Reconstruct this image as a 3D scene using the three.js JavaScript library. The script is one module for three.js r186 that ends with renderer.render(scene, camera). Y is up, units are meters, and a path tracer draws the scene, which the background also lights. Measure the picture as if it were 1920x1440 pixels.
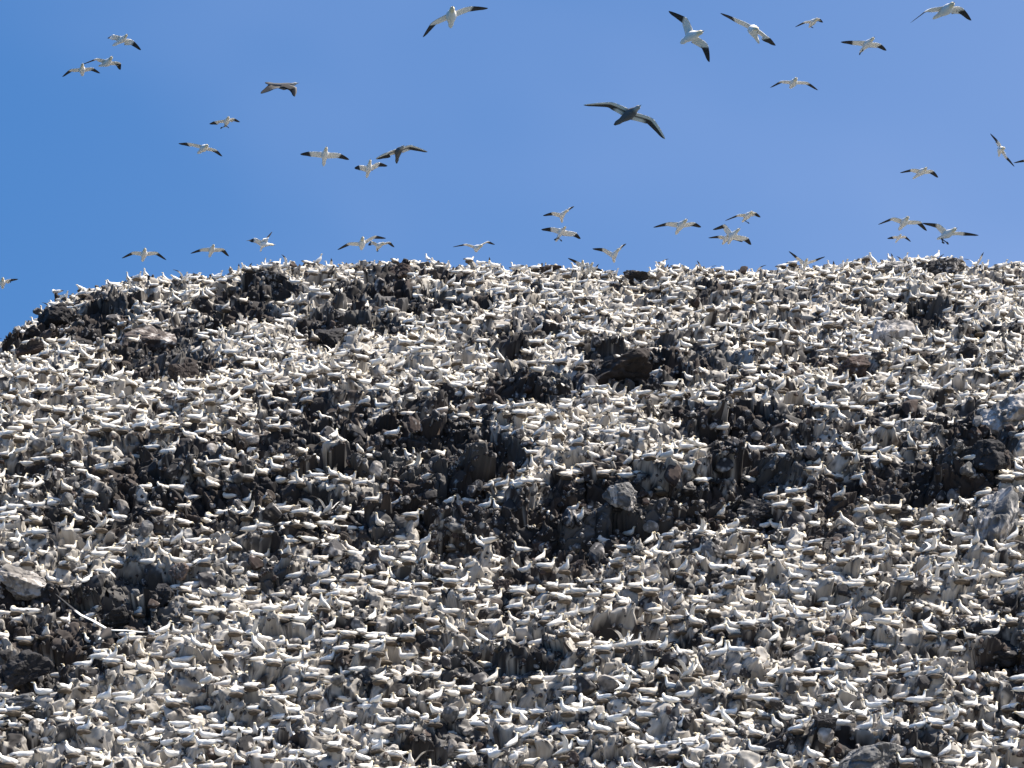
import * as THREE from 'three';
import { mergeGeometries, mergeVertices } from 'three/addons/utils/BufferGeometryUtils.js';

// ---------------------------------------------------------------- camera, sky, sun, exposure
const scene = new THREE.Scene();
const FOC = 6240;                                     // focal length in photo pixels (1920 x 1440)
const PITCH = THREE.MathUtils.degToRad(20);
const CAM = new THREE.Vector3(0, 3, 0);
const camera = new THREE.PerspectiveCamera(2 * THREE.MathUtils.radToDeg(Math.atan(720 / FOC)), 4 / 3, 1, 6000);
camera.position.copy(CAM);
camera.rotation.set(PITCH, 0, 0);
scene.add(camera);

const renderer = new THREE.WebGLRenderer({ antialias: true });
renderer.setSize(1024, 768);
renderer.toneMapping = THREE.LinearToneMapping;
renderer.toneMappingExposure = 1.88;
renderer.shadowMap.enabled = true;

const SUN = new THREE.Vector3(0.46, 0.80, 0.14).normalize();
const sun = new THREE.DirectionalLight(new THREE.Color(1.0, 0.935, 0.83), 5.0);
sun.position.set(SUN.x * 200, 50 + SUN.y * 200, -150 + SUN.z * 200);
sun.target.position.set(0, 50, -150);
sun.castShadow = true;
sun.shadow.mapSize.set(4096, 4096);
Object.assign(sun.shadow.camera, { left: -70, right: 70, top: 70, bottom: -70, near: 10, far: 420 });
scene.add(sun, sun.target);

// ---------------------------------------------------------------- noise
function rng(seed) { let a = seed >>> 0; return () => { a = (a + 0x6D2B79F5) | 0; let t = Math.imul(a ^ (a >>> 15), 1 | a); t = (t + Math.imul(t ^ (t >>> 7), 61 | t)) ^ t; return ((t ^ (t >>> 14)) >>> 0) / 4294967296; }; }
function hash3(x, y, z) { let h = Math.imul(x, 374761393) ^ Math.imul(y, 668265263) ^ Math.imul(z, 1274126177); h = Math.imul(h ^ (h >>> 13), 1274126177); h ^= h >>> 16; return h >>> 0; }
function h01(x, y, z) { return hash3(x, y, z) / 4294967296; }
function vnoise(x, y, z) {                               // value noise, -1..1
  const xi = Math.floor(x), yi = Math.floor(y), zi = Math.floor(z); let fx = x - xi, fy = y - yi, fz = z - zi;
  fx = fx * fx * (3 - 2 * fx); fy = fy * fy * (3 - 2 * fy); fz = fz * fz * (3 - 2 * fz);
  const l = (a, b, t) => a + (b - a) * t;
  const a = l(h01(xi, yi, zi), h01(xi + 1, yi, zi), fx), b = l(h01(xi, yi + 1, zi), h01(xi + 1, yi + 1, zi), fx);
  const c = l(h01(xi, yi, zi + 1), h01(xi + 1, yi, zi + 1), fx), d = l(h01(xi, yi + 1, zi + 1), h01(xi + 1, yi + 1, zi + 1), fx);
  return 2 * l(l(a, b, fy), l(c, d, fy), fz) - 1;
}
function fbm(x, y, z, o) { let s = 0, a = 0.5; for (let i = 0; i < o; i++) { s += a * vnoise(x, y, z); x = x * 2.03 + 7.1; y = y * 2.03 + 3.7; z = z * 2.03 + 1.3; a *= 0.5; } return s; }
const W = { f1: 0, f2: 0, id: 0, cx: 0, cy: 0, cz: 0 };
function worley(x, y, z) {
  const xi = Math.floor(x), yi = Math.floor(y), zi = Math.floor(z); let f1 = 1e9, f2 = 1e9;
  for (let i = -1; i <= 1; i++) for (let j = -1; j <= 1; j++) for (let k = -1; k <= 1; k++) {
    const h = hash3(xi + i, yi + j, zi + k);
    const px = xi + i + (h & 1023) / 1024, py = yi + j + ((h >>> 10) & 1023) / 1024, pz = zi + k + ((h >>> 20) & 1023) / 1024;
    const d = (x - px) * (x - px) + (y - py) * (y - py) + (z - pz) * (z - pz);
    if (d < f1) { f2 = f1; f1 = d; W.id = h; W.cx = px; W.cy = py; W.cz = pz; } else if (d < f2) f2 = d;
  }
  W.f1 = Math.sqrt(f1); W.f2 = Math.sqrt(f2);
}
const clamp = (x, a, b) => Math.min(b, Math.max(a, x));
const sstep = (a, b, x) => { const t = clamp((x - a) / (b - a), 0, 1); return t * t * (3 - 2 * t); };
const lerp = (a, b, t) => a + (b - a) * t;

// ---------------------------------------------------------------- sky: clear blue, paler towards the sun's side and the horizon
{
  const w = 1024, h = 512, data = new Float32Array(w * h * 4);
  for (let j = 0; j < h; j++) for (let i = 0; i < w; i++) {
    const phi = ((i + 0.5) / w - 0.5) * 2 * Math.PI, th = ((j + 0.5) / h - 0.5) * Math.PI;   // direction of this texel
    const y = Math.sin(th), x = Math.cos(th) * Math.cos(phi), z = Math.cos(th) * Math.sin(phi);
    const c = x * SUN.x + y * SUN.y + z * SUN.z, el = Math.max(y, 0);
    const air = Math.exp(-el * 3.0), haze = sstep(-0.35, 0.65, x), halo = Math.pow(Math.max(0, c), 6);
    const veil = 0.5 + 0.5 * fbm(x * 9 + 3 + y * 6, y * 15, z * 9, 4);             // very thin high veil
    const k = 0.16 * sstep(0.3, 0.75, veil) + haze + 0.5 * halo;
    const o = (j * w + i) * 4;
    data[o] = 0.009 + 0.070 * air + 0.147 * k;
    data[o + 1] = 0.079 + 0.135 * air + 0.132 * k;
    data[o + 2] = 0.261 + 0.170 * air + 0.130 * k;
    data[o + 3] = 1;
  }
  const t = new THREE.DataTexture(data, w, h, THREE.RGBAFormat, THREE.FloatType);
  t.mapping = THREE.EquirectangularReflectionMapping; t.colorSpace = THREE.LinearSRGBColorSpace;
  t.magFilter = t.minFilter = THREE.LinearFilter; t.wrapS = THREE.RepeatWrapping; t.needsUpdate = true;
  scene.background = t; scene.environment = t;
}

// ---------------------------------------------------------------- helpers
const names = {};
function numbered(n) { const k = names[n] = (names[n] ?? -1) + 1; return k ? `${n}_${String(k).padStart(3, '0')}` : n; }
function sh(o) { o.castShadow = o.receiveShadow = true; return o; }
function add(o, label, category, group, kind) {
  scene.add(o);
  if (label) o.userData.label = label; if (category) o.userData.category = category;
  if (group) o.userData.group = group; if (kind) o.userData.kind = kind; return o;
}
const RIGHT = new THREE.Vector3(1, 0, 0), UP = new THREE.Vector3(0, Math.cos(PITCH), Math.sin(PITCH)), FWD = new THREE.Vector3(0, Math.sin(PITCH), -Math.cos(PITCH));
function toPhoto(p) {                                     // where a point of the place falls in the photograph
  const dx = p.x - CAM.x, dy = p.y - CAM.y, dz = p.z - CAM.z;
  const zc = dy * FWD.y + dz * FWD.z;
  return { X: 960 + FOC * dx / zc, Y: 720 - FOC * (dy * UP.y + dz * UP.z) / zc, zc };
}

// ---------------------------------------------------------------- sea far below the frame
{
  const g = new THREE.PlaneGeometry(8000, 8000); g.rotateX(-Math.PI / 2);
  const m = sh(new THREE.Mesh(g, new THREE.MeshStandardMaterial({ color: new THREE.Color().setRGB(0.02, 0.05, 0.07), roughness: 0.25 })));
  m.name = 'sea'; add(m, 'dark blue sea at the foot of the rock', null, null, 'structure');
}

// ---------------------------------------------------------------- the rocky hillside
const knot = (Y, dist) => { const e = PITCH - Math.atan((Y - 720) / FOC); return [dist * Math.cos(e), CAM.y + dist * Math.sin(e)]; };
const KN = [[70, -3], knot(2000, 95), knot(1440, 113), knot(1200, 122), knot(1000, 133), knot(850, 140.5), knot(700, 158), knot(600, 178), knot(538, 191)];
{ const c = knot(512, 200); KN.push(c, [c[0] + 7, c[1] + 1.2], [c[0] + 16, c[1] + 0.2], [c[0] + 60, c[1] - 30]); }
const ROWS = [8, 50, 150, 140, 165, 165, 130, 70, 50, 40, 30, 14];
const NU = 1000;
const curve = new THREE.CatmullRomCurve3(KN.map(([d, h]) => new THREE.Vector3(0, h, -d)), false, 'centripetal');
const rowT = [];
ROWS.forEach((n, k) => { for (let i = 0; i < n; i++) rowT.push((k + i / n) / (KN.length - 1)); }); rowT.push(1);
const NV = rowT.length;
// the outline of the hill against the sky: photo x, height of the ridge above its mean line in metres
const RIDGE = [[-500, -22], [-250, -12], [-60, -6], [0, -4.9], [55, -4.6], [78, -2.9], [110, -2.1], [160, -1.28], [250, -0.68], [330, -0.68], [440, -0.33], [520, 0.32], [640, 0.12], [760, 0.52], [820, 0.42], [900, 0.12], [1000, 0.02], [1100, 0.07], [1180, -0.68], [1240, -0.03], [1300, -0.08], [1450, -0.13], [1560, 0.12], [1650, 0.32], [1700, 0.52], [1770, 0.42], [1850, 0.22], [1950, 0.22], [2400, -1.78]];
function ridge(X) { for (let i = 1; i < RIDGE.length; i++) if (X < RIDGE[i][0]) { const a = RIDGE[i - 1], b = RIDGE[i]; return lerp(a[1], b[1], clamp((X - a[0]) / (b[0] - a[0]), 0, 1)); } return RIDGE.at(-1)[1]; }
// bare crags where few birds sit: photo x, y, half width, half height, strength
const CRAGS = [[810, 840, 170, 110, 1.1], [1010, 730, 120, 50, 0.9], [1170, 690, 110, 60, 1], [1110, 985, 190, 75, 1.2], [890, 970, 130, 85, 1.0], [1360, 770, 130, 55, 1], [1260, 915, 200, 60, 0.85], [1420, 900, 120, 60, 0.6], [1830, 840, 110, 65, 1], [1700, 900, 150, 50, 0.6], [560, 780, 170, 50, 0.42], [330, 860, 130, 50, 0.38], [250, 1130, 110, 70, 0.9], [50, 1260, 90, 60, 1], [60, 1110, 90, 50, 0.5], [110, 590, 120, 60, 1.3], [210, 560, 100, 40, 0.9], [300, 650, 110, 60, 1], [470, 560, 110, 45, 1], [640, 620, 110, 50, 0.9], [830, 570, 90, 40, 0.6], [1000, 590, 70, 40, 0.6], [1290, 670, 120, 40, 0.6], [1740, 620, 90, 45, 0.7], [1230, 1190, 110, 40, 0.7], [960, 1230, 140, 50, 0.55], [1660, 1410, 180, 50, 0.8], [1880, 1210, 70, 40, 0.7], [1440, 1410, 110, 40, 0.5], [840, 1390, 100, 40, 0.4], [560, 1060, 140, 40, 0.4], [120, 970, 90, 40, 0.55], [1340, 540, 80, 30, 0.5], [700, 960, 90, 50, 0.5], [260, 900, 360, 120, 0.30], [560, 1010, 240, 100, 0.30], [140, 1150, 200, 90, 0.30], [1480, 805, 220, 60, 0.45], [1640, 905, 260, 60, 0.5], [1420, 870, 150, 60, 0.6], [1720, 780, 160, 45, 0.4], [400, 600, 90, 40, 0.7], [720, 560, 90, 35, 0.6], [930, 640, 120, 35, 0.4], [1540, 560, 130, 30, 0.4], [1780, 940, 160, 60, 0.35], [1480, 640, 140, 40, 0.3], [900, 1330, 200, 50, 0.22]];
function crag(X, Y) { let m = 0; for (const [x, y, a, b, s] of CRAGS) { const q = ((X - x) / a) ** 2 + ((Y - y) / b) ** 2; if (q < 1) m = Math.max(m, s * sstep(1, 0.35, q)); } return m; }
function stair(s, period, a) { const q = s / period, t = q - Math.floor(q); const R = t < a ? t / a : 1, H = t < a ? 0.1 * t / a : 0.1 + 0.9 * (t - a) / (1 - a); return [R - t, H - t]; }

const pos = new Float32Array(NU * NV * 3), col = new Float32Array(NU * NV * 3);
const cragAt = new Float32Array(NU * NV), bareAt = new Float32Array(NU * NV);
{
  const P = new THREE.Vector3(), Tn = new THREE.Vector3();
  let arc = 0; const prev = new THREE.Vector3();
  for (let j = 0; j < NV; j++) {
    curve.getPoint(rowT[j], P); curve.getTangent(rowT[j], Tn);
    if (j) arc += prev.distanceTo(P); prev.copy(P);
    const d0 = -P.z, ct = -Tn.z, st = Math.max(Tn.y, 0);
    const half = Math.max(d0, 95) * 0.1538 * 1.22;
    const top = sstep(118, 176, d0), steep = clamp(st * 1.6, 0, 1);
    for (let i = 0; i < NU; i++) {
      const n = j * NU + i, x0 = (i / (NU - 1) * 2 - 1) * half;
      const nom = toPhoto({ x: x0, y: P.y, z: P.z });
      const wob = fbm(x0 * 0.13, arc * 0.1, 4.4, 3);
      const cm = clamp(1.25 * crag(nom.X + 46 * vnoise(x0 * 0.35, arc * 0.35, 9), nom.Y + 30 * vnoise(x0 * 0.4, arc * 0.4, 21)) + 0.5 * wob + 0.25 * vnoise(x0 * 0.8, arc * 0.8, 33), 0, 1);
      // ledges: broad crag steps and small shelves
      const warpS = arc + 2.4 * fbm(x0 * 0.12, arc * 0.05, 1.7, 3) + 0.10 * x0 * Math.sin(x0 * 0.05);
      const [r1, q1] = stair(warpS, 5.4, 0.48), [r2, q2] = stair(warpS + 1.1 * vnoise(x0 * 0.45, arc * 0.3, 2), 2.1, 0.5);
      const k1 = cm * steep, k2 = clamp(0.5 + 0.5 * vnoise(x0 * 0.3, arc * 0.3, 5), 0, 1) * (1 - 0.5 * cm) * steep;
      let x = x0, d = d0 + (r1 * 5.4 * k1 + r2 * 2.1 * k2) * ct, y = P.y + (q1 * 5.4 * k1 + q2 * 2.1 * k2) * st + ridge(960 + x0 * FOC / 199) * top;
      const z = -d;
      // jointed blocks: every block a tilted facet
      const wx = x + 0.35 * vnoise(x * 0.9, y * 0.9, z * 0.9), wz = z + 0.35 * vnoise(x * 0.9 + 9, y * 0.9, z * 0.9);
      worley(wx / 1.9, y / 1.6, wz / 1.9);
      const idA = W.id, edgeA = W.f2 - W.f1;
      const gx = ((idA >>> 3) & 255) / 255 - 0.5, gy = ((idA >>> 11) & 255) / 255 - 0.5, gz = ((idA >>> 19) & 255) / 255 - 0.5;
      let dispA = ((idA & 255) / 255 - 0.45) + 1.6 * (gx * (wx / 1.9 - W.cx) + gy * (y / 1.6 - W.cy) + gz * (wz / 1.9 - W.cz)) - 0.35 * sstep(0.10, 0.0, edgeA);
      worley(wx / 0.62 + 31, y / 0.5, wz / 0.62);
      const idB = W.id, edgeB = W.f2 - W.f1;
      const hx = ((idB >>> 3) & 255) / 255 - 0.5, hy = ((idB >>> 11) & 255) / 255 - 0.5, hz = ((idB >>> 19) & 255) / 255 - 0.5;
      let dispB = ((idB & 255) / 255 - 0.45) + 1.6 * (hx * (wx / 0.62 + 31 - W.cx) + hy * (y / 0.5 - W.cy) + hz * (wz / 0.62 - W.cz)) - 0.7 * sstep(0.13, 0.0, edgeB);
      const amp = j < 8 ? 0.3 : 1;
      const disp = amp * (dispA * lerp(0.62, 1.2, cm) + dispB * lerp(0.36, 0.48, cm) + 0.16 * fbm(x * 3.6, y * 5.0, z * 3.6, 3));
      y += disp * 0.55; const zz = z + disp * 0.80; x += disp * 0.45 * gx + 0.11 * vnoise(x * 2.2, y * 4.4, z * 2.2 + 60) + 0.05 * vnoise(x * 5, y * 9, z * 5 + 80);
      pos[n * 3] = x; pos[n * 3 + 1] = y; pos[n * 3 + 2] = zz; cragAt[n] = cm;
      // rock colour, block by block; guano whitewash in patches where the birds nest
      const tone = ((idA >>> 5) & 255) / 255, tone2 = ((idB >>> 7) & 255) / 255;
      let r, g, b;
      const v = 0.75 + 0.5 * tone2 + 0.25 * vnoise(x * 6, y * 6, zz * 6);
      if (tone < 0.3) { r = 0.046; g = 0.036; b = 0.031; } else if (tone < 0.75) { r = 0.033; g = 0.029; b = 0.028; } else { r = 0.078; g = 0.073; b = 0.069; }
      r *= v; g *= v; b *= v;
      const patch = 0.8 * fbm(x * 0.55 + 5, y * 0.55, zz * 0.55, 4) + 0.34 * vnoise(x * 4.3, y * 4.3, zz * 4.3) + 0.30 * (tone2 - 0.5);
      const streak = 0.42 * vnoise(x * 4.2, y * 0.55, zz * 0.9) + 0.22 * vnoise(x * 11, y * 1.1, zz * 2);
      const gu = sstep(0.0, 0.16, patch + streak * cm + 0.25 - 0.74 * cm);
      bareAt[n] = 1 - gu;
      const w1 = 0.5 + 0.5 * vnoise(x * 1.7, y * 1.7, zz * 1.7 + 40), w2 = 0.85 + 0.3 * vnoise(x * 9, y * 9, zz * 9);
      const G = [lerp(0.29, 0.58, w1) * w2, lerp(0.26, 0.54, w1) * w2, lerp(0.222, 0.485, w1) * w2];
      col[n * 3] = lerp(r, G[0], gu); col[n * 3 + 1] = lerp(g, G[1], gu); col[n * 3 + 2] = lerp(b, G[2], gu);
    }
  }
}
const rockMat = new THREE.MeshStandardMaterial({ vertexColors: true, roughness: 0.95 });
let hillside, nrm;
{
  const idx = new Uint32Array((NU - 1) * (NV - 1) * 6); let k = 0;
  for (let j = 0; j < NV - 1; j++) for (let i = 0; i < NU - 1; i++) { const a = j * NU + i, b = a + 1, c = a + NU, d = c + 1; idx[k++] = a; idx[k++] = b; idx[k++] = d; idx[k++] = a; idx[k++] = d; idx[k++] = c; }
  const g = new THREE.BufferGeometry();
  g.setAttribute('position', new THREE.BufferAttribute(pos, 3)); g.setAttribute('color', new THREE.BufferAttribute(col, 3)); g.setIndex(new THREE.BufferAttribute(idx, 1));
  g.computeVertexNormals(); nrm = g.attributes.normal.array;
  hillside = sh(new THREE.Mesh(g, rockMat)); hillside.name = 'rocky_hillside';
  add(hillside, 'steep dark rock hillside whitened by bird droppings', null, null, 'structure');
}
// which vertex shows at a photo position (4-pixel cells)
const BW = 480, BH = 360, zbuf = new Float32Array(BW * BH).fill(1e9), zid = new Int32Array(BW * BH).fill(-1);
for (let n = 0; n < NU * NV; n++) {
  const q = toPhoto({ x: pos[n * 3], y: pos[n * 3 + 1], z: pos[n * 3 + 2] }), a = Math.floor(q.X / 4), b = Math.floor(q.Y / 4);
  for (let i = a; i <= a + 1; i++) for (let j = b; j <= b + 1; j++) if (i >= 0 && j >= 0 && i < BW && j < BH && q.zc < zbuf[j * BW + i]) { zbuf[j * BW + i] = q.zc; zid[j * BW + i] = n; }
}
function pick(X, Y) {
  for (let r = 0; r < 30; r++) { const j = clamp(Math.round(Y / 4) + r, 0, BH - 1), i = clamp(Math.round(X / 4), 0, BW - 1), n = zid[j * BW + i]; if (n >= 0) return n; }
  return 0;
}
const V = n => new THREE.Vector3(pos[n * 3], pos[n * 3 + 1], pos[n * 3 + 2]);
const visible = (p, slack = 0.35) => { const q = toPhoto(p), i = Math.floor(q.X / 4), j = Math.floor(q.Y / 4); return i >= 0 && j >= 0 && i < BW && j < BH && q.zc < zbuf[j * BW + i] + slack; };

// ---------------------------------------------------------------- loose rocks and boulders
function rockGeometry(seed, detail, sharp = 14, guano = 0.3, tint = [0.05, 0.045, 0.043]) {
  const R = rng(seed), planes = [];
  for (let i = 0; i < sharp; i++) { const u = R() * 2 - 1, a = R() * 6.2832, s = Math.sqrt(1 - u * u); planes.push([s * Math.cos(a), u, s * Math.sin(a), 0.5 + 0.45 * R()]); }
  let g = new THREE.IcosahedronGeometry(1, detail); g.deleteAttribute('uv'); g.deleteAttribute('normal'); g = mergeVertices(g, 1e-4);
  const p = g.attributes.position, c = new Float32Array(p.count * 3);
  for (let i = 0; i < p.count; i++) {
    const x = p.getX(i), y = p.getY(i), z = p.getZ(i); let r = 1.15;
    for (const [a, b, cc, d] of planes) { const q = a * x + b * y + cc * z; if (q > 0.05) r = Math.min(r, d / q); }
    r *= 1 + (detail > 3 ? 0.24 : 0.06) * fbm(x * 2.9 + seed, y * 2.9, z * 2.9, 5) - (detail > 3 ? 0.10 * Math.max(0, 0.16 - Math.abs(vnoise(x * 2.2 + seed, y * 2.2, z * 2.2))) / 0.16 : 0);
    p.setXYZ(i, x * r, y * r, z * r);
    const v = 0.8 + 0.5 * vnoise(x * 5 + seed, y * 5, z * 5), m = sstep(0, 0.25, 0.8 * fbm(x * 2.3 + seed * 3, y * 1.1, z * 2.3, 5) + 0.3 * vnoise(x * 11, y * 2, z * 11 + seed) + 0.2 * vnoise(x * 23, y * 9, z * 23 + seed) + guano - 0.5);
    for (let k = 0; k < 3; k++) c[i * 3 + k] = lerp(tint[k] * v, [0.44, 0.405, 0.37][k] * (0.8 + 0.3 * v), m);
  }
  g.setAttribute('color', new THREE.BufferAttribute(c, 3)); g = g.toNonIndexed(); g.computeVertexNormals(); return g;
}
const DARK = [0.032, 0.029, 0.029], BROWN = [0.066, 0.046, 0.038], GREY = [0.15, 0.145, 0.14], PALE = [0.26, 0.235, 0.21];
// photo x, y, width, height (pixels), tint, guano, roll, label
const BOULDERS = [
  [1165, 678, 120, 80, [0.035, 0.027, 0.023], 0.0, 0.1, 'largest black-brown boulder, in the middle of the slope below the low dip in the skyline'],
  [1672, 616, 72, 84, PALE, 0.7, 0.3, 'tall pale rounded boulder with brown left side on upper right slope'],
  [1600, 676, 58, 44, BROWN, 0.15, 0.0, 'brown flat-topped boulder just left below the tall pale boulder'],
  [1815, 655, 46, 40, DARK, 0.1, 0.78, 'small pointed dark rock right of the tall pale boulder'],
  [1895, 775, 92, 74, PALE, 0.65, 0.2, 'big pale rock cut by the right edge of the photo'],
  [1858, 962, 84, 128, GREY, 0.5, -0.25, 'tall leaning grey slab standing near the right edge'],
  [1850, 838, 84, 74, DARK, 0.05, 0.1, 'round black crag between the pale edge rock and the leaning slab'],
  [292, 636, 96, 74, [0.10, 0.078, 0.067], 0.4, 0.15, 'brown outcrop on the upper left slope'],
  [338, 690, 48, 46, [0.05, 0.038, 0.033], 0.1, -0.3, 'square dark block below the brown outcrop on upper left'],
  [612, 622, 66, 56, DARK, 0.1, 0.2, 'dark block jutting from the upper slope left of centre'],
  [50, 647, 50, 28, [0.05, 0.036, 0.03], 0.0, 0.05, 'low dark oval boulder at the left edge under the skyline'],
  [95, 592, 66, 46, DARK, 0.15, 0.1, 'dark block forming the step in the skyline at far left'],
  [502, 516, 56, 32, DARK, 0.35, 0.05, 'dark block on the skyline left of centre'],
  [40, 1082, 92, 60, PALE, 0.6, 0.05, 'pale beige boulder at the left edge in the lower half'],
  [36, 1252, 88, 66, DARK, 0.0, 0.1, 'black block at the left edge low in the photo'],
  [36, 1306, 84, 34, GREY, 0.3, 0.08, 'flat grey rock below the black block at the left edge'],
  [228, 1152, 70, 44, DARK, 0.05, 0.1, 'black rock just behind the gliding gannet low on the left'],
  [302, 1108, 44, 42, DARK, 0.05, 0.4, 'dark rock up right of the low gliding gannet'],
  [1640, 1404, 116, 74, GREY, 0.5, 0.1, 'large grey boulder at the bottom edge right of centre'],
  [1545, 1345, 44, 32, DARK, 0.1, 0.0, 'dark dome-shaped rock above left of the large bottom-edge boulder'],
  [1160, 922, 54, 46, GREY, 0.5, 0.05, 'grey blocky rock with pale streaks in the middle of the slope'],
  [935, 1100, 32, 30, BROWN, 0.1, 0.4, 'small brown block among the sitting birds below the dark central crag'],
  [332, 1066, 34, 36, [0.16, 0.115, 0.09], 0.2, 0.3, 'small tan-brown rock on the left, above the low gliding gannet'],
  [1772, 496, 66, 40, DARK, 0.42, 0.0, 'dark boulder on the skyline beneath the landing gannet'],
  [1688, 494, 66, 34, GREY, 0.35, 0.15, 'grey skyline rock left of the boulder under the landing gannet'],
  [757, 500, 40, 30, BROWN, 0.2, 0.3, 'brown rock on the skyline at the highest bump left of centre'],
  [1030, 500, 34, 18, BROWN, 0.1, 0.05, 'low brown rock on the skyline right of centre'],
  [1205, 508, 60, 26, DARK, 0.2, -0.35, 'slanting dark slab on the skyline right of the dip'],
  [1430, 945, 80, 56, DARK, 0.15, 0.1, 'dark grey rock at the foot of the crag right of centre'],
  [1880, 1215, 70, 40, DARK, 0.1, 0.1, 'black rock at right edge among the lower crowd'],
  [1310, 1145, 40, 44, GREY, 0.1, 0.2, 'rounded dark grey rock among sitting birds in the lower middle'],
];
const boulderSpots = [];
BOULDERS.forEach(([X, Y, w, h, tint, guano, roll, label], i) => {
  const n = pick(X, Y + h * 0.3), p = V(n), pxm = FOC / toPhoto(p).zc;
  const m = sh(new THREE.Mesh(rockGeometry(101 + i * 7, 20, 15, guano, tint), rockMat));
  const sx = w / pxm / 1.62, sy = h / pxm / 1.62, sz = (sx + sy) * 0.5;
  m.scale.set(sx, sy, sz);
  m.rotation.set(0.1, i * 1.3 % 0.5, roll);
  m.position.copy(p).add(new THREE.Vector3(0, sy * 0.22, -sz * 0.25));
  m.name = numbered('boulder'); add(m, label, 'boulder', 'boulders standing out on the slope');
  boulderSpots.push([m.position, Math.max(sx, sz)]);
});
{ // loose rocks lying on the slope: the ones that show largest as pieces, the small ones together
  const R = rng(77), tints = [DARK, BROWN, GREY, DARK, [0.06, 0.056, 0.056], PALE];
  const geos = tints.map((t, i) => rockGeometry(900 + i * 13, 3, 10, 0.2 + 0.06 * i, t));
  let made = 0; const small = tints.map(() => []), q = new THREE.Quaternion(), e = new THREE.Euler();
  for (let tries = 0; tries < 60000; tries++) {
    const X = R() * 1980 - 30, Y = 480 + R() * 970, n = pick(clamp(X, 0, 1919), clamp(Y, 0, 1439));
    const cm = cragAt[n]; if (R() > 0.22 + 0.5 * cm) continue;
    const p = V(n), k = Math.floor(R() * tints.length), big = made < 300 && R() < 0.06;
    const s = big ? 0.2 + 0.28 * R() * R() : 0.05 + 0.13 * R() * R();
    e.set(R() * 6.3, R() * 6.3, R() * 6.3); q.setFromEuler(e);
    const sc = new THREE.Vector3(s * (0.8 + 0.6 * R()), s * (0.6 + 0.5 * R()), s * (0.8 + 0.4 * R()));
    if (big) { const m = sh(new THREE.Mesh(geos[k], rockMat)); m.name = made ? `rock_${String(made).padStart(3, '0')}` : 'rock'; m.quaternion.copy(q); m.scale.copy(sc); m.position.copy(p); hillside.add(m); made++; }
    else if (small.reduce((a, b) => a + b.length, 0) < 6000) small[k].push(new THREE.Matrix4().compose(p, q, sc));
  }
  small.forEach((list, k) => { const im = new THREE.InstancedMesh(geos[k], rockMat, list.length); list.forEach((m, i) => im.setMatrixAt(i, m)); im.name = k ? `rubble_${String(k).padStart(3, '0')}` : 'rubble'; im.userData.kind = 'stuff'; sh(im); hillside.add(im); });
}

// ---------------------------------------------------------------- gannets
const WHITE = [0.80, 0.775, 0.72], BUFF = [0.78, 0.67, 0.45], BLACK = [0.022, 0.021, 0.022], BILL = [0.42, 0.46, 0.48];
const plumage = new THREE.MeshStandardMaterial({ vertexColors: true, roughness: 0.85 });
const billMat = new THREE.MeshStandardMaterial({ color: new THREE.Color().setRGB(...BILL), roughness: 0.5 });
const footMat = new THREE.MeshStandardMaterial({ color: new THREE.Color().setRGB(0.035, 0.036, 0.037), roughness: 0.6 });
function loft(rings, colors) {                            // rings: arrays of Vector3 of equal length, closed at both ends
  const m = rings[0].length, P = [], C = [], I = [];
  rings.forEach((r, k) => r.forEach((v, i) => { P.push(v.x, v.y, v.z); C.push(...(Array.isArray(colors[k][0]) ? colors[k][i] : colors[k])); }));
  for (let k = 0; k + 1 < rings.length; k++) for (let i = 0; i < m; i++) { const a = k * m + i, b = k * m + (i + 1) % m, c = a + m, d = b + m; I.push(a, c, b, b, c, d); }
  for (const k of [0, rings.length - 1]) { const c = new THREE.Vector3(); rings[k].forEach(v => c.add(v)); c.multiplyScalar(1 / m); const id = P.length / 3; P.push(c.x, c.y, c.z); C.push(...(Array.isArray(colors[k][0]) ? colors[k][0] : colors[k])); for (let i = 0; i < m; i++) { const a = k * m + i, b = k * m + (i + 1) % m; k ? I.push(a, id, b) : I.push(a, b, id); } }
  const g = new THREE.BufferGeometry(); g.setAttribute('position', new THREE.Float32BufferAttribute(P, 3)); g.setAttribute('color', new THREE.Float32BufferAttribute(C, 3)); let vol = 0; const at = i => new THREE.Vector3(P[i * 3] - P[0], P[i * 3 + 1] - P[1], P[i * 3 + 2] - P[2]);
  for (let i = 0; i < I.length; i += 3) vol += at(I[i]).dot(at(I[i + 1]).cross(at(I[i + 2])));
  if (vol < 0) for (let i = 0; i < I.length; i += 3) { const q = I[i]; I[i] = I[i + 1]; I[i + 1] = q; }
  g.setIndex(I); g.computeVertexNormals(); return g;
}
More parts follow.
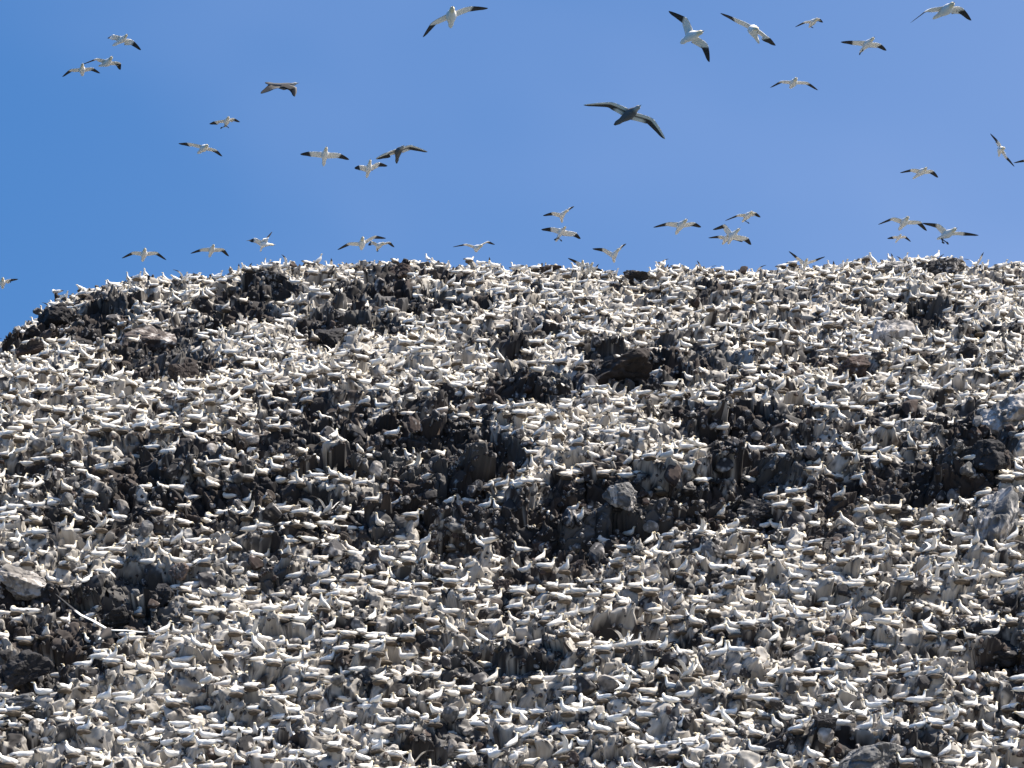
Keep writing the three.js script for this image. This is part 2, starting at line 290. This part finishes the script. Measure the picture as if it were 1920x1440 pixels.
// a bird on the ground: spine points [forward, up, half width, half height, colour], bill from the last two
function groundBird(spine, bill, legs, raised) {
  const rings = [], cols = [], M = 12;
  spine.forEach(([f, u, w, h, c, side = 0], k) => {
    const a = spine[Math.max(0, k - 1)], b = spine[Math.min(spine.length - 1, k + 1)];
    const t = new THREE.Vector3(b[0] - a[0], b[1] - a[1], (b[5] ?? 0) - (a[5] ?? 0)).normalize(), s = new THREE.Vector3(0, 0, 1), n = s.clone().cross(t).normalize();
    s.copy(t).cross(n).normalize();
    const ring = [], cc = [];
    for (let i = 0; i < M; i++) { const q = i / M * 2 * Math.PI; ring.push(new THREE.Vector3(f, u, side).addScaledVector(s, Math.cos(q) * w).addScaledVector(n, Math.sin(q) * h)); cc.push(c); }
    rings.push(ring); cols.push(cc);
  });
  const parts = [loft(rings, cols)];
  if (legs) for (const s of [-1, 1]) { const l = new THREE.CylinderGeometry(0.014, 0.018, legs, 5).translate(-0.02, legs / 2, s * 0.055); l.deleteAttribute('uv'); l.setAttribute('color', new THREE.Float32BufferAttribute(new Array(l.attributes.position.count * 3).fill(0.04), 3)); parts.push(l); }
  if (raised) for (const s of [-1, 1]) {                  // wings lifted and half open
    const r3 = [], c3 = [];
    [[0.10, 0.30, 0.09, 0.11], [0.12, 0.42, 0.20, 0.10], [0.12, 0.56, 0.30, 0.095], [0.06, 0.66, 0.40, 0.08], [0.0, 0.72, 0.49, 0.065], [-0.10, 0.76, 0.62, 0.035], [-0.18, 0.77, 0.70, 0.01]].forEach(([f, u, w, ch], k) => {
      const ring = []; for (let i = 0; i < 6; i++) { const an = i / 6 * 6.2832; ring.push(new THREE.Vector3(f - ch * 0.6 + Math.cos(an) * ch, u + Math.sin(an) * 0.014, s * w)); } r3.push(ring); c3.push(k > 3 ? BLACK : WHITE);
    });
    parts.push(loft(r3, c3));
  } else for (const s of [-1, 1]) {                       // folded wing: a long blade along the flank, black primaries crossing over the tail
    const B = spine, r2 = [], c2 = [];
    const base = B[3], tail = B[0];
    for (let k = 0; k <= 5; k++) {
      const q = k / 5, f = lerp(base[0] + 0.14, tail[0] - 0.06, q), u = lerp(base[1] + 0.03, tail[1] + 0.035, q), wd = lerp(0.118, 0.012, q * q), hh = [0.02, 0.07, 0.085, 0.07, 0.035, 0.008][k];
      const ring = []; for (let i = 0; i < 6; i++) { const an = i / 6 * 6.2832; ring.push(new THREE.Vector3(f, u + Math.sin(an) * hh, s * (wd + Math.cos(an) * 0.022))); }
      r2.push(ring); c2.push(k >= 4 ? BLACK : WHITE);
    }
    parts.push(loft(r2, c2));
  }
  const body = mergeGeometries(parts.map(g => { g.computeVertexNormals(); return g; }));
  const [bx, by, bz, tx, ty, tz] = bill, dir = new THREE.Vector3(tx - bx, ty - by, tz - bz), L = dir.length();
  const beak = new THREE.ConeGeometry(0.024, L, 6); beak.deleteAttribute('uv'); beak.translate(0, L / 2, 0);
  beak.applyQuaternion(new THREE.Quaternion().setFromUnitVectors(new THREE.Vector3(0, 1, 0), dir.normalize())).applyMatrix4(new THREE.Matrix4().makeTranslation(bx, by, bz));
  return { body, beak };
}
const YEL = [0.79, 0.74, 0.63];
const tailPart = (dy = 0) => [[-0.50, 0.13 + dy, 0.012, 0.008, WHITE], [-0.40, 0.15 + dy, 0.05, 0.02, WHITE], [-0.26, 0.165 + dy, 0.085, 0.06, WHITE], [-0.10, 0.165 + dy, 0.125, 0.115, WHITE], [0.08, 0.175 + dy, 0.135, 0.13, WHITE], [0.20, 0.205 + dy, 0.11, 0.115, WHITE]];
const POSES = [
  { key: 'sitting', ...groundBird([...tailPart(), [0.275, 0.265, 0.066, 0.07, WHITE], [0.305, 0.33, 0.05, 0.052, WHITE], [0.325, 0.385, 0.048, 0.048, YEL], [0.36, 0.415, 0.047, 0.045, BUFF], [0.41, 0.412, 0.028, 0.028, BUFF]], [0.405, 0.412, 0, 0.51, 0.395, 0]) },
  { key: 'neck-stretching', ...groundBird([...tailPart(), [0.265, 0.28, 0.064, 0.07, WHITE], [0.285, 0.38, 0.046, 0.048, WHITE], [0.295, 0.46, 0.044, 0.046, YEL], [0.32, 0.515, 0.047, 0.045, BUFF], [0.37, 0.525, 0.027, 0.027, BUFF]], [0.365, 0.525, 0, 0.47, 0.54, 0]) },
  { key: 'head-tucked', ...groundBird([...tailPart(), [0.255, 0.265, 0.07, 0.07, WHITE], [0.245, 0.325, 0.056, 0.05, WHITE], [0.19, 0.355, 0.05, 0.046, YEL, 0.02], [0.12, 0.352, 0.045, 0.042, BUFF, 0.05], [0.07, 0.335, 0.026, 0.026, BUFF, 0.07]], [0.08, 0.34, 0.065, -0.01, 0.31, 0.10]) },
  { key: 'crouching', ...groundBird([...tailPart(-0.01), [0.29, 0.225, 0.066, 0.068, WHITE], [0.35, 0.245, 0.05, 0.05, WHITE], [0.40, 0.265, 0.047, 0.046, YEL], [0.445, 0.27, 0.044, 0.042, BUFF], [0.485, 0.262, 0.026, 0.026, BUFF]], [0.48, 0.262, 0, 0.58, 0.235, 0]) },
  { key: 'upright', ...groundBird([[-0.40, 0.10, 0.012, 0.008, WHITE], [-0.32, 0.16, 0.05, 0.02, WHITE], [-0.21, 0.225, 0.085, 0.06, WHITE], [-0.08, 0.295, 0.12, 0.105, WHITE], [0.06, 0.365, 0.128, 0.12, WHITE], [0.15, 0.44, 0.10, 0.105, WHITE], [0.195, 0.53, 0.062, 0.066, WHITE], [0.215, 0.61, 0.047, 0.05, WHITE], [0.225, 0.675, 0.045, 0.046, YEL], [0.255, 0.72, 0.047, 0.045, BUFF], [0.305, 0.722, 0.027, 0.027, BUFF]], [0.30, 0.722, 0, 0.405, 0.72, 0], 0.24) },
  { key: 'wing-stretching', ...groundBird([[-0.44, 0.15, 0.03, 0.008, WHITE], [-0.34, 0.19, 0.05, 0.02, WHITE], [-0.22, 0.23, 0.08, 0.06, WHITE], [-0.08, 0.275, 0.115, 0.105, WHITE], [0.06, 0.32, 0.125, 0.12, WHITE], [0.17, 0.375, 0.10, 0.105, WHITE], [0.235, 0.45, 0.062, 0.066, WHITE], [0.265, 0.53, 0.047, 0.05, WHITE], [0.28, 0.595, 0.045, 0.046, YEL], [0.31, 0.64, 0.047, 0.045, BUFF], [0.36, 0.642, 0.027, 0.027, BUFF]], [0.355, 0.642, 0, 0.46, 0.635, 0], 0.2, true) },
  { key: 'preening', ...groundBird([...tailPart(0.02), [0.265, 0.29, 0.066, 0.07, WHITE], [0.275, 0.37, 0.048, 0.05, WHITE, 0.03], [0.235, 0.41, 0.045, 0.046, YEL, 0.07], [0.175, 0.385, 0.045, 0.044, BUFF, 0.11], [0.135, 0.345, 0.026, 0.026, BUFF, 0.13]], [0.14, 0.35, 0.128, 0.09, 0.26, 0.145]) },
];
// where birds sit: level enough, not on bare crag, about a bill's reach apart
const sitters = [];
{
  const R = rng(4242), grid = new Map(), cell = 0.97, key = (a, b) => a * 100003 + b;
  const ok = (p, r) => { const a = Math.floor(p.x / cell), b = Math.floor(p.z / cell); for (let i = -1; i <= 1; i++) for (let j = -1; j <= 1; j++) for (const o of grid.get(key(a + i, b + j)) ?? []) if (Math.hypot(o.x - p.x, o.z - p.z, (o.y - p.y) * 0.8) < r) return false; return true; };
  for (let tries = 0; tries < 260000; tries++) {
    const j = Math.floor(40 + R() * (NV - 60)), i = Math.floor(R() * NU), n = j * NU + i;
    if (nrm[n * 3 + 1] < 0.5) continue;
    const p = V(n), cm = cragAt[n];
    if (R() > 0.03 + 0.92 * (1 - sstep(0.08, 0.55, cm)) || (bareAt[n] > 0.5 && R() < 0.45)) continue;
    if (p.z < -206 || (p.z < -184 && R() < 0.4) || boulderSpots.some(([b, r]) => b.distanceToSquared(p) < r * r * 0.3)) continue;
    const q = toPhoto(p); if (q.X < -160 || q.X > 2080 || q.Y > 1600) continue;
    if (!ok(p, 0.52 + 0.42 * R() * R())) continue;
    const a = Math.floor(p.x / cell), b = Math.floor(p.z / cell), k = key(a, b); if (!grid.has(k)) grid.set(k, []); grid.get(k).push(p);
    const f = R(), yaw = f < 0.5 ? (R() - 0.5) * 2.0 : f < 0.76 ? Math.PI + (R() - 0.5) * 2.0 : R() * 6.28;
    const o = R(), pose = o < 0.34 ? 0 : o < 0.5 ? 1 : o < 0.68 ? 2 : o < 0.83 ? 3 : o < 0.90 ? 4 : o < 0.93 ? 5 : 6;
    sitters.push({ p, yaw, pose, s: 0.88 + 0.24 * R(), q, tone: 0.86 + 0.16 * R(), warm: R(), lean: (R() - 0.5) * 0.24 });
  }
}
console.log('sitters', sitters.length);
const matOf = o => new THREE.Matrix4().compose(o.p.clone().add(new THREE.Vector3(0, -0.03, 0)), new THREE.Quaternion().setFromEuler(new THREE.Euler(0, o.yaw, o.lean, 'YXZ')), new THREE.Vector3(o.s * 0.88, o.s * 0.92, o.s * 0.98));
// the ones on the skyline and the nearest ones are things of their own
const inView = sitters.filter(o => o.q.X > 6 && o.q.X < 1914 && o.q.Y < 1436 && visible(o.p.clone().add(new THREE.Vector3(0, 0.25, 0))));
const skyTop = X => { const i = clamp(Math.floor(X / 4), 0, BW - 1); for (let j = 0; j < BH; j++) if (zid[j * BW + i] >= 0) return j * 4; return 1440; };
const skyline = inView.filter(o => o.q.Y < skyTop(o.q.X) + 9).sort((a, b) => a.q.X - b.q.X).slice(0, 60);
const nearest = inView.filter(o => !skyline.includes(o)).sort((a, b) => a.q.zc - b.q.zc).slice(0, 300 - skyline.length);
console.log('in view', inView.length, 'skyline', skyline.length, 'band starts at photo y', Math.min(...nearest.map(o => o.q.Y)));
const facing = o => { const c = Math.cos(o.yaw), s = -Math.sin(o.yaw); return c > 0.5 ? 'facing right' : c < -0.5 ? 'facing left' : s > 0 ? 'facing the camera' : 'facing uphill'; };
const ORD = ['first', 'second', 'third', 'fourth', 'fifth', 'sixth', 'seventh', 'eighth', 'ninth', 'tenth'];
const ordinal = k => k < 10 ? ORD[k] : `${k + 1}${['th', 'st', 'nd', 'rd'][(k + 1) % 10 > 3 || ((k + 1) % 100 > 10 && (k + 1) % 100 < 14) ? 0 : (k + 1) % 10]}`;
function birdThing(o, label, group) {
  const g = new THREE.Group(); g.name = numbered('gannet'); matOf(o).decompose(g.position, g.quaternion, g.scale);
  const b = sh(new THREE.Mesh(POSES[o.pose].body, plumage)); b.name = 'body'; g.add(b);
  const k = sh(new THREE.Mesh(POSES[o.pose].beak, billMat)); k.name = 'beak'; g.add(k);
  add(g, label, 'gannet', group); o.own = true;
}
{ // one bird stands on top of the skyline boulder, under the landing one
  const n = BOULDERS.findIndex(b => b[7].includes('beneath the landing')), [b] = boulderSpots[n], m = scene.children.filter(c => c.userData.category === 'boulder')[n];
  m.updateMatrixWorld(true); const hit = new THREE.Raycaster(new THREE.Vector3(b.x, b.y + 20, b.z), new THREE.Vector3(0, -1, 0)).intersectObject(m)[0];
  const o = { p: hit.point, yaw: 0.25, pose: 0, s: 1.15, lean: 0 }; birdThing(o, 'white gannet sitting on the dark skyline boulder, under the landing gannet', 'gannets perched along the skyline');
}
skyline.forEach((o, k) => birdThing(o, `white gannet on the skyline with sky behind it, ${ordinal(k)} of them from the left`, 'gannets perched along the skyline'));
{
  const rank = {};
  nearest.sort((a, b) => a.q.X - b.q.X).forEach(o => { const k = `${POSES[o.pose].key} white gannet ${facing(o)}`; rank[k] = (rank[k] ?? -1) + 1; birdThing(o, `${k} in the crowd along the bottom, ${ordinal(rank[k])} from left`, 'gannets in the nearest crowd along the bottom'); });
}
{
  const root = new THREE.Group(); root.name = 'gannet_colony';
  POSES.forEach((ps, k) => {
    const list = sitters.filter(o => !o.own && o.pose === k);
    for (const [geo, m, nm] of [[ps.body, plumage, 'body'], [ps.beak, billMat, 'beak']]) {
      const im = sh(new THREE.InstancedMesh(geo, m, list.length)); im.name = k ? `${nm}_${String(k).padStart(3, '0')}` : nm; im.userData.kind = 'stuff';
      list.forEach((o, i) => { im.setMatrixAt(i, matOf(o)); im.setColorAt(i, new THREE.Color().setRGB(o.tone, o.tone * lerp(0.93, 1, o.warm), o.tone * lerp(0.84, 1, o.warm))); });
      root.add(im);
    }
  });
  add(root, 'dense colony of white gannets covering the slope above the bottom rows', 'gannets', null, 'stuff');
}
{ // nests: low trampled mounds of weed and droppings under many of the birds
  const R = rng(9), g = rockGeometry(55, 2, 0, 0.2, [0.13, 0.105, 0.08]); const list = sitters.filter(() => R() < 0.6);
  const im = sh(new THREE.InstancedMesh(g, rockMat, list.length)), m = new THREE.Matrix4();
  list.forEach((o, i) => { m.compose(o.p.clone().add(new THREE.Vector3(0, -0.02, 0)), new THREE.Quaternion().setFromEuler(new THREE.Euler(0, R() * 6, 0)), new THREE.Vector3(0.24, 0.085, 0.24)); im.setMatrixAt(i, m); });
  im.name = 'nest_mounds'; add(im, 'low brown nest mounds under the sitting gannets', 'nests', null, 'stuff');
}

// ---------------------------------------------------------------- gannets in the air
// joints in photo pixels: S shoulders, H head, T tail, wrist and tip of the wing on each side; m pixels per metre there
function flyer(o) {
  const zc = FOC / o.m, j = ([X, Y], toward = 0) => CAM.clone().addScaledVector(RIGHT, (X - 960) / o.m).addScaledVector(UP, (720 - Y) / o.m).addScaledVector(FWD, zc - toward);
  const dd = (a, b) => Math.hypot(a[0] - b[0], a[1] - b[1]) / o.m;
  const depth = (L, d, cap) => Math.min(cap, Math.sqrt(Math.max(0, L * L - d * d)));
  const hs = o.hs ?? 1, S = j(o.S), H = j(o.H, hs * depth(0.44, dd(o.S, o.H), 0.42)), T = j(o.T, -hs * depth(0.46, dd(o.S, o.T), 0.44));
  const wing = (w, t, sw, stp) => { const a = depth(0.42, dd(o.S, w), 0.4) * sw; return [j(w, a), j(t, a + depth(0.50, dd(w, t), 0.42) * stp)]; };
  const [lw, lt] = wing(o.lw, o.lt, o.ls?.[0] ?? hs * 0.6, o.ls?.[1] ?? -hs), [rw, rt] = wing(o.rw, o.rt, o.rs?.[0] ?? hs * 0.6, o.rs?.[1] ?? -hs);
  const axis = H.clone().sub(T).normalize(), side = rw.clone().sub(lw); side.addScaledVector(axis, -side.dot(axis)).normalize();
  const up = axis.clone().cross(side).normalize(); if (up.y < 0) up.negate();
  const origin = S.clone(), L = p => p.clone().sub(origin);
  const dk = o.dark, cB = o.hood ? [0.035, 0.028, 0.024] : dk ? [0.11, 0.108, 0.11] : WHITE, cN = o.hood ? [0.03, 0.024, 0.02] : dk ? [0.38, 0.36, 0.33] : BUFF, cW = dk ? [0.040, 0.036, 0.034] : WHITE, cL = dk === 2 ? [0.16, 0.155, 0.15] : WHITE;
  const fat = o.hood ? 0.85 : dk ? 1.0 : 1.22;
  // body from tail to head
  const mid = L(S).addScaledVector(up, -0.03), h = L(H), t = L(T), prof = [[0, 0.02, 0.006, dk ? BLACK : WHITE], [0.14, 0.055, 0.016, cB], [0.28, 0.055, 0.045, cB], [0.45, 0.085, 0.08, cB], [0.6, 0.105, 0.1, cB], [0.72, 0.095, 0.092, cB], [0.82, 0.062, 0.062, cB], [0.89, 0.047, 0.048, cN], [0.95, 0.047, 0.046, cN], [1.0, 0.03, 0.03, cN]];
  const bez = new THREE.CatmullRomCurve3([t, mid, h], false, 'catmullrom', 0.4), rings = [], cols = [];
  prof.forEach(([q, w, hh, c]) => { const p = bez.getPoint(q < 0.6 ? q / 0.6 * 0.5 : 0.5 + (q - 0.6) / 0.4 * 0.5), r = []; for (let i = 0; i < 10; i++) { const a = i / 10 * 6.2832; r.push(p.clone().addScaledVector(side, Math.cos(a) * w * fat).addScaledVector(up, Math.sin(a) * hh * fat)); } rings.push(r); cols.push(c); });
  const parts = [loft(rings, cols)];
  for (const [w, tp, sg] of [[lw, lt, -1], [rw, rt, 1]]) {
    const root = side.clone().multiplyScalar(sg * 0.05).addScaledVector(axis, 0.04).addScaledVector(up, 0.02), wr = L(w), ti = L(tp);
    const bone = new THREE.CatmullRomCurve3([root, root.clone().lerp(wr, 0.55).addScaledVector(up, 0.01), wr, wr.clone().lerp(ti, 0.5).addScaledVector(axis, 0.02), ti], false, 'catmullrom', 0.35);
    const wr2 = [], wc = [], stops = [0, 0.12, 0.25, 0.38, 0.5, 0.56, 0.62, 0.63, 0.72, 0.82, 0.91, 0.97, 1], chord = [0.22, 0.21, 0.20, 0.19, 0.18, 0.172, 0.16, 0.158, 0.135, 0.11, 0.08, 0.045, 0.012];
    stops.forEach((q, k) => {
      const p = bone.getPoint(q), b = bone.getTangent(q), back = axis.clone().negate().addScaledVector(b, axis.dot(b));
      if (back.length() < 0.25) back.copy(up).negate().addScaledVector(b, up.dot(b)); back.normalize();
      const nn = back.clone().cross(b).normalize(); if (nn.dot(up) < 0) nn.negate();
      const ch = chord[k] * (o.hood ? 0.9 : 1.28), ring = [], cc = [], black = q > 0.6 && !dk;
      for (const [x, y] of [[-0.2, 0], [-0.05, 0.075], [0.06, 0.09], [0.25, 0.085], [0.55, 0.05], [0.8, 0.005], [0.5, 0.015], [0.25, 0.0], [0.09, -0.02], [-0.08, -0.035]]) { ring.push(p.clone().addScaledVector(back, x * ch).addScaledVector(nn, y * ch - 0.02 * Math.max(0, x) * ch)); cc.push(black ? BLACK : dk && ((dk === 1 && x < 0.1) || (dk === 1 && q < 0.3 && x > 0.45) || (dk === 2 && x < 0.0 && y >= 0)) ? cL : cW); }
      wr2.push(ring); wc.push(cc);
    });
    parts.push(loft(wr2, wc));
  }
  const g = new THREE.Group(); g.name = numbered('flying_gannet'); g.position.copy(origin);
  const body = sh(new THREE.Mesh(mergeGeometries(parts), plumage)); body.name = 'body'; g.add(body);
  const dir = bez.getTangent(1).normalize(), bk = new THREE.ConeGeometry(0.024, 0.11, 6); bk.translate(0, 0.05, 0).applyQuaternion(new THREE.Quaternion().setFromUnitVectors(new THREE.Vector3(0, 1, 0), dir)).translate(h.x, h.y, h.z);
  const beak = sh(new THREE.Mesh(bk, billMat)); beak.name = 'beak'; g.add(beak);
  for (const f of o.feet ?? []) {                         // webbed feet let down
    const a = t.clone().lerp(mid, 0.45).addScaledVector(up, -0.05), e = L(j(f, 0.05)), d = e.clone().sub(a), len = d.length(); d.normalize();
    const leg = new THREE.CylinderGeometry(0.014, 0.02, len, 6); leg.translate(0, len / 2, 0); const web = new THREE.SphereGeometry(1, 8, 6); web.scale(0.05, 0.06, 0.018); web.translate(0, len, 0);
    const fg = mergeGeometries([leg, web]); fg.applyQuaternion(new THREE.Quaternion().setFromUnitVectors(new THREE.Vector3(0, 1, 0), d)).translate(a.x, a.y, a.z);
    const m = sh(new THREE.Mesh(fg, footMat)); m.name = 'foot'; g.add(m);
  }
  add(g, o.label, 'gannet', 'gannets flying over the rock');
}
const FLY = [
  { S: [230, 74], H: [240, 67], T: [211, 86], lw: [212, 67], lt: [200, 69], rw: [248, 77], rt: [265, 94], m: 47, label: 'topmost flying gannet at upper left, dark right wing tip hanging' },
  { S: [201, 117], H: [212, 109], T: [183, 123], lw: [183, 111], lt: [154, 122], rw: [224, 118], rt: [223, 129], m: 55, label: 'flying gannet behind and right of the leftmost high one, long dark left wing tip' },
  { S: [154, 131], H: [157, 122], T: [152, 141], lw: [132, 131], lt: [115, 143], rw: [173, 128], rt: [186, 136], m: 48, label: 'leftmost high flying gannet, in front of another at upper left' },
  { S: [532, 161], H: [556, 157], T: [497, 155], lw: [512, 167], lt: [490, 177], rw: [554, 166], rt: [554, 183], m: 66, dark: 2, hs: 0.3, ls: [0.6, 0.2], rs: [0.8, 0.3], label: 'dark flying gannet with both wings pressed down, upper left' },
  { S: [425, 227], H: [430, 221], T: [421, 237], lw: [405, 228], lt: [391, 231], rw: [438, 223], rt: [449, 228], m: 45, feet: [[415, 240], [428, 239]], label: 'flying gannet with two black feet let down, left of centre' },
  { S: [382, 277], H: [391, 274], T: [369, 287], lw: [355, 269], lt: [333, 268], rw: [404, 281], rt: [415, 292], m: 54, label: 'flying gannet banking with its dark left tip raised, below the one with lowered feet' },
  { S: [609, 290], H: [613, 278], T: [606, 311], lw: [584, 286], lt: [562, 288], rw: [635, 289], rt: [654, 298], m: 52, label: 'cross-shaped pale flying gannet left of centre' },
  { S: [746, 283], H: [757, 276], T: [743, 305], lw: [727, 288], lt: [704, 297], rw: [770, 274], rt: [802, 285], m: 66, dark: 1, label: 'dark flying gannet with blackish drooping tail left of centre' },
  { S: [691, 316], H: [695, 301], T: [687, 333], lw: [676, 312], lt: [664, 314], rw: [709, 306], rt: [726, 310], m: 46, label: 'small pale flying gannet just under the drooping-tailed dark one' },
  { S: [845, 29], H: [849, 18], T: [845, 49], lw: [811, 43], lt: [792, 67], rw: [880, 14], rt: [915, 13], m: 82, label: 'large soaring gannet at top centre with wings tilted down to left' },
  { S: [1297, 67], H: [1315, 62], T: [1277, 79], lw: [1287, 37], lt: [1254, 20], rw: [1324, 84], rt: [1331, 115], m: 78, hs: 0.8, label: 'large flying gannet banking steeply with black wing tips, top right of centre' },
  { S: [1412, 54], H: [1417, 57], T: [1424, 79], lw: [1380, 36], lt: [1352, 22], rw: [1437, 70], rt: [1456, 83], m: 78, label: 'flying gannet seen edge-on as a bright diagonal line at the top' },
  { S: [1523, 41], H: [1531, 37], T: [1519, 50], lw: [1508, 42], lt: [1491, 50], rw: [1534, 36], rt: [1544, 41], m: 46, feet: [[1523, 52]], label: 'compact flying gannet at the top between the diagonal one and the right group' },
  { S: [1774, 17], H: [1783, 10], T: [1753, 33], lw: [1740, 19], lt: [1707, 43], rw: [1800, 17], rt: [1823, 37], m: 80, label: 'large flying gannet at the top right, dark right wing tip bent down' },
  { S: [1626, 82], H: [1636, 73], T: [1614, 97], lw: [1603, 78], lt: [1577, 78], rw: [1648, 83], rt: [1664, 93], m: 53, feet: [[1612, 101]], label: 'flying gannet with dark foot trailing, below left of the top right one' },
  { S: [1487, 155], H: [1491, 149], T: [1484, 164], lw: [1464, 153], lt: [1445, 163], rw: [1514, 155], rt: [1535, 168], m: 56, label: 'slim gannet gliding head-on alone right of the biggest bird' },
  { S: [1180, 213], H: [1197, 203], T: [1153, 232], lw: [1145, 194], lt: [1094, 197], rw: [1222, 224], rt: [1248, 259], m: 97, dark: 1, label: 'biggest dark flying gannet, wings spread wide, right of centre' },
  { S: [1727, 322], H: [1735, 316], T: [1713, 335], lw: [1710, 318], lt: [1687, 324], rw: [1747, 320], rt: [1761, 332], m: 48, label: 'flying gannet low at right, above the pair near the skyline' },
  { S: [1877, 280], H: [1880, 279], T: [1875, 292], lw: [1871, 267], lt: [1857, 250], rw: [1885, 293], rt: [1901, 313], m: 50, label: 'thin white gannet banking near vertical close to the right edge' },
  { S: [1938, 303], H: [1941, 297], T: [1934, 314], lw: [1922, 300], lt: [1901, 305], rw: [1958, 300], rt: [1976, 310], m: 48, label: 'gannet mostly cut off by the right edge, only a wing in view' },
  { S: [1053, 403], H: [1063, 395], T: [1054, 417], lw: [1037, 399], lt: [1018, 404], rw: [1067, 391], rt: [1077, 386], m: 42, label: 'upper of two gannets flying one above the other over the centre' },
  { S: [1053, 434], H: [1060, 426], T: [1042, 453], lw: [1036, 428], lt: [1015, 430], rw: [1078, 437], rt: [1089, 447], m: 43, feet: [[1041, 449], [1052, 451]], label: 'lower of two gannets flying one above the other, black feet down' },
  { S: [1151, 478], H: [1160, 467], T: [1152, 492], lw: [1133, 467], lt: [1111, 466], rw: [1165, 462], rt: [1175, 456], m: 46, label: 'gannet with V-shaped wings just above the dip in the skyline' },
  { S: [1093, 499], H: [1092, 489], T: [1090, 512], lw: [1084, 492], lt: [1065, 484], rw: [1102, 494], rt: [1107, 502], m: 40, label: 'gannet flapping low on the skyline with its left wing raised, left of a pair' },
  { S: [1105, 503], H: [1111, 493], T: [1098, 514], lw: [1097, 499], lt: [1091, 506], rw: [1117, 503], rt: [1131, 508], m: 40, label: 'gannet landing on the skyline with right wing held out, right of a pair' },
  { S: [1276, 422], H: [1286, 413], T: [1268, 439], lw: [1253, 418], lt: [1225, 426], rw: [1300, 418], rt: [1316, 425], m: 55, label: 'gannet flying level above the skyline, left of the overlapping three' },
  { S: [1401, 404], H: [1409, 398], T: [1393, 416], lw: [1385, 403], lt: [1359, 414], rw: [1414, 399], rt: [1427, 407], m: 48, feet: [[1403, 418]], label: 'top gannet of three overlapping ones right of centre' },
  { S: [1373, 442], H: [1385, 430], T: [1366, 457], lw: [1359, 422], lt: [1337, 430], rw: [1400, 446], rt: [1410, 458], m: 50, label: 'pale gannet with raised left wing, middle of three overlapping ones' },
  { S: [1361, 447], H: [1366, 440], T: [1356, 458], lw: [1349, 443], lt: [1328, 446], rw: [1380, 446], rt: [1394, 453], m: 44, label: 'mostly hidden gannet behind the raised-wing one, lowest of three' },
  { S: [1695, 416], H: [1700, 408], T: [1688, 431], lw: [1674, 409], lt: [1646, 421], rw: [1724, 416], rt: [1740, 432], m: 56, label: 'gannet flying over the right skyline, left of the landing one' },
  { S: [1685, 445], H: [1688, 440], T: [1680, 455], lw: [1675, 444], lt: [1664, 447], rw: [1697, 443], rt: [1708, 453], m: 29, label: 'smallest flying gannet, below the one left of the landing bird' },
  { S: [1776, 438], H: [1789, 430], T: [1760, 448], lw: [1759, 422], lt: [1730, 418], rw: [1802, 436], rt: [1835, 441], m: 62, feet: [[1768, 455], [1776, 456]], label: 'landing gannet with long spread wings and lowered feet over the skyline boulder' },
  { S: [270, 476], H: [274, 467], T: [265, 490], lw: [250, 473], lt: [228, 484], rw: [293, 473], rt: [311, 487], m: 50, label: 'gannet flying low over the left end of the skyline' },
  { S: [397, 468], H: [402, 460], T: [391, 482], lw: [378, 467], lt: [357, 475], rw: [418, 467], rt: [428, 480], m: 45, label: 'second gannet flying low over the skyline from the left' },
  { S: [494, 458], H: [513, 459], T: [487, 471], lw: [479, 448], lt: [461, 451], rw: [502, 448], rt: [510, 434], m: 42, label: 'gannet with wings thrown up over the dark skyline block, left of centre' },
  { S: [678, 457], H: [681, 446], T: [677, 468], lw: [654, 456], lt: [632, 468], rw: [702, 443], rt: [723, 446], m: 54, label: 'left gannet of a touching pair flying low left of centre' },
  { S: [710, 460], H: [720, 456], T: [706, 470], lw: [697, 453], lt: [690, 458], rw: [730, 454], rt: [739, 463], m: 42, feet: [[708, 471]], label: 'right gannet of a touching pair flying low left of centre' },
  { S: [893, 464], H: [904, 461], T: [893, 472], lw: [874, 458], lt: [849, 463], rw: [915, 453], rt: [928, 458], m: 48, label: 'gannet flying low over the skyline just left of the photo centre' },
  { S: [5, 530], H: [8, 522], T: [2, 541], lw: [-13, 526], lt: [-32, 534], rw: [18, 525], rt: [33, 523], m: 46, label: 'gannet cut off by the left edge beside the hill' },
  { S: [1510, 494], H: [1512, 486], T: [1508, 505], lw: [1497, 484], lt: [1479, 471], rw: [1526, 488], rt: [1547, 481], m: 40, label: 'gannet taking off from the skyline with both wings raised in a V, right of centre' },
  { S: [204, 1183], H: [194, 1193], T: [216, 1200], lw: [150, 1153], lt: [102, 1114], rw: [258, 1185], rt: [313, 1190], m: 126, hood: 1, label: 'near gannet with dark body gliding before the lower left slope, white wings edge-on' },
];
FLY.forEach(flyer);

renderer.render(scene, camera);
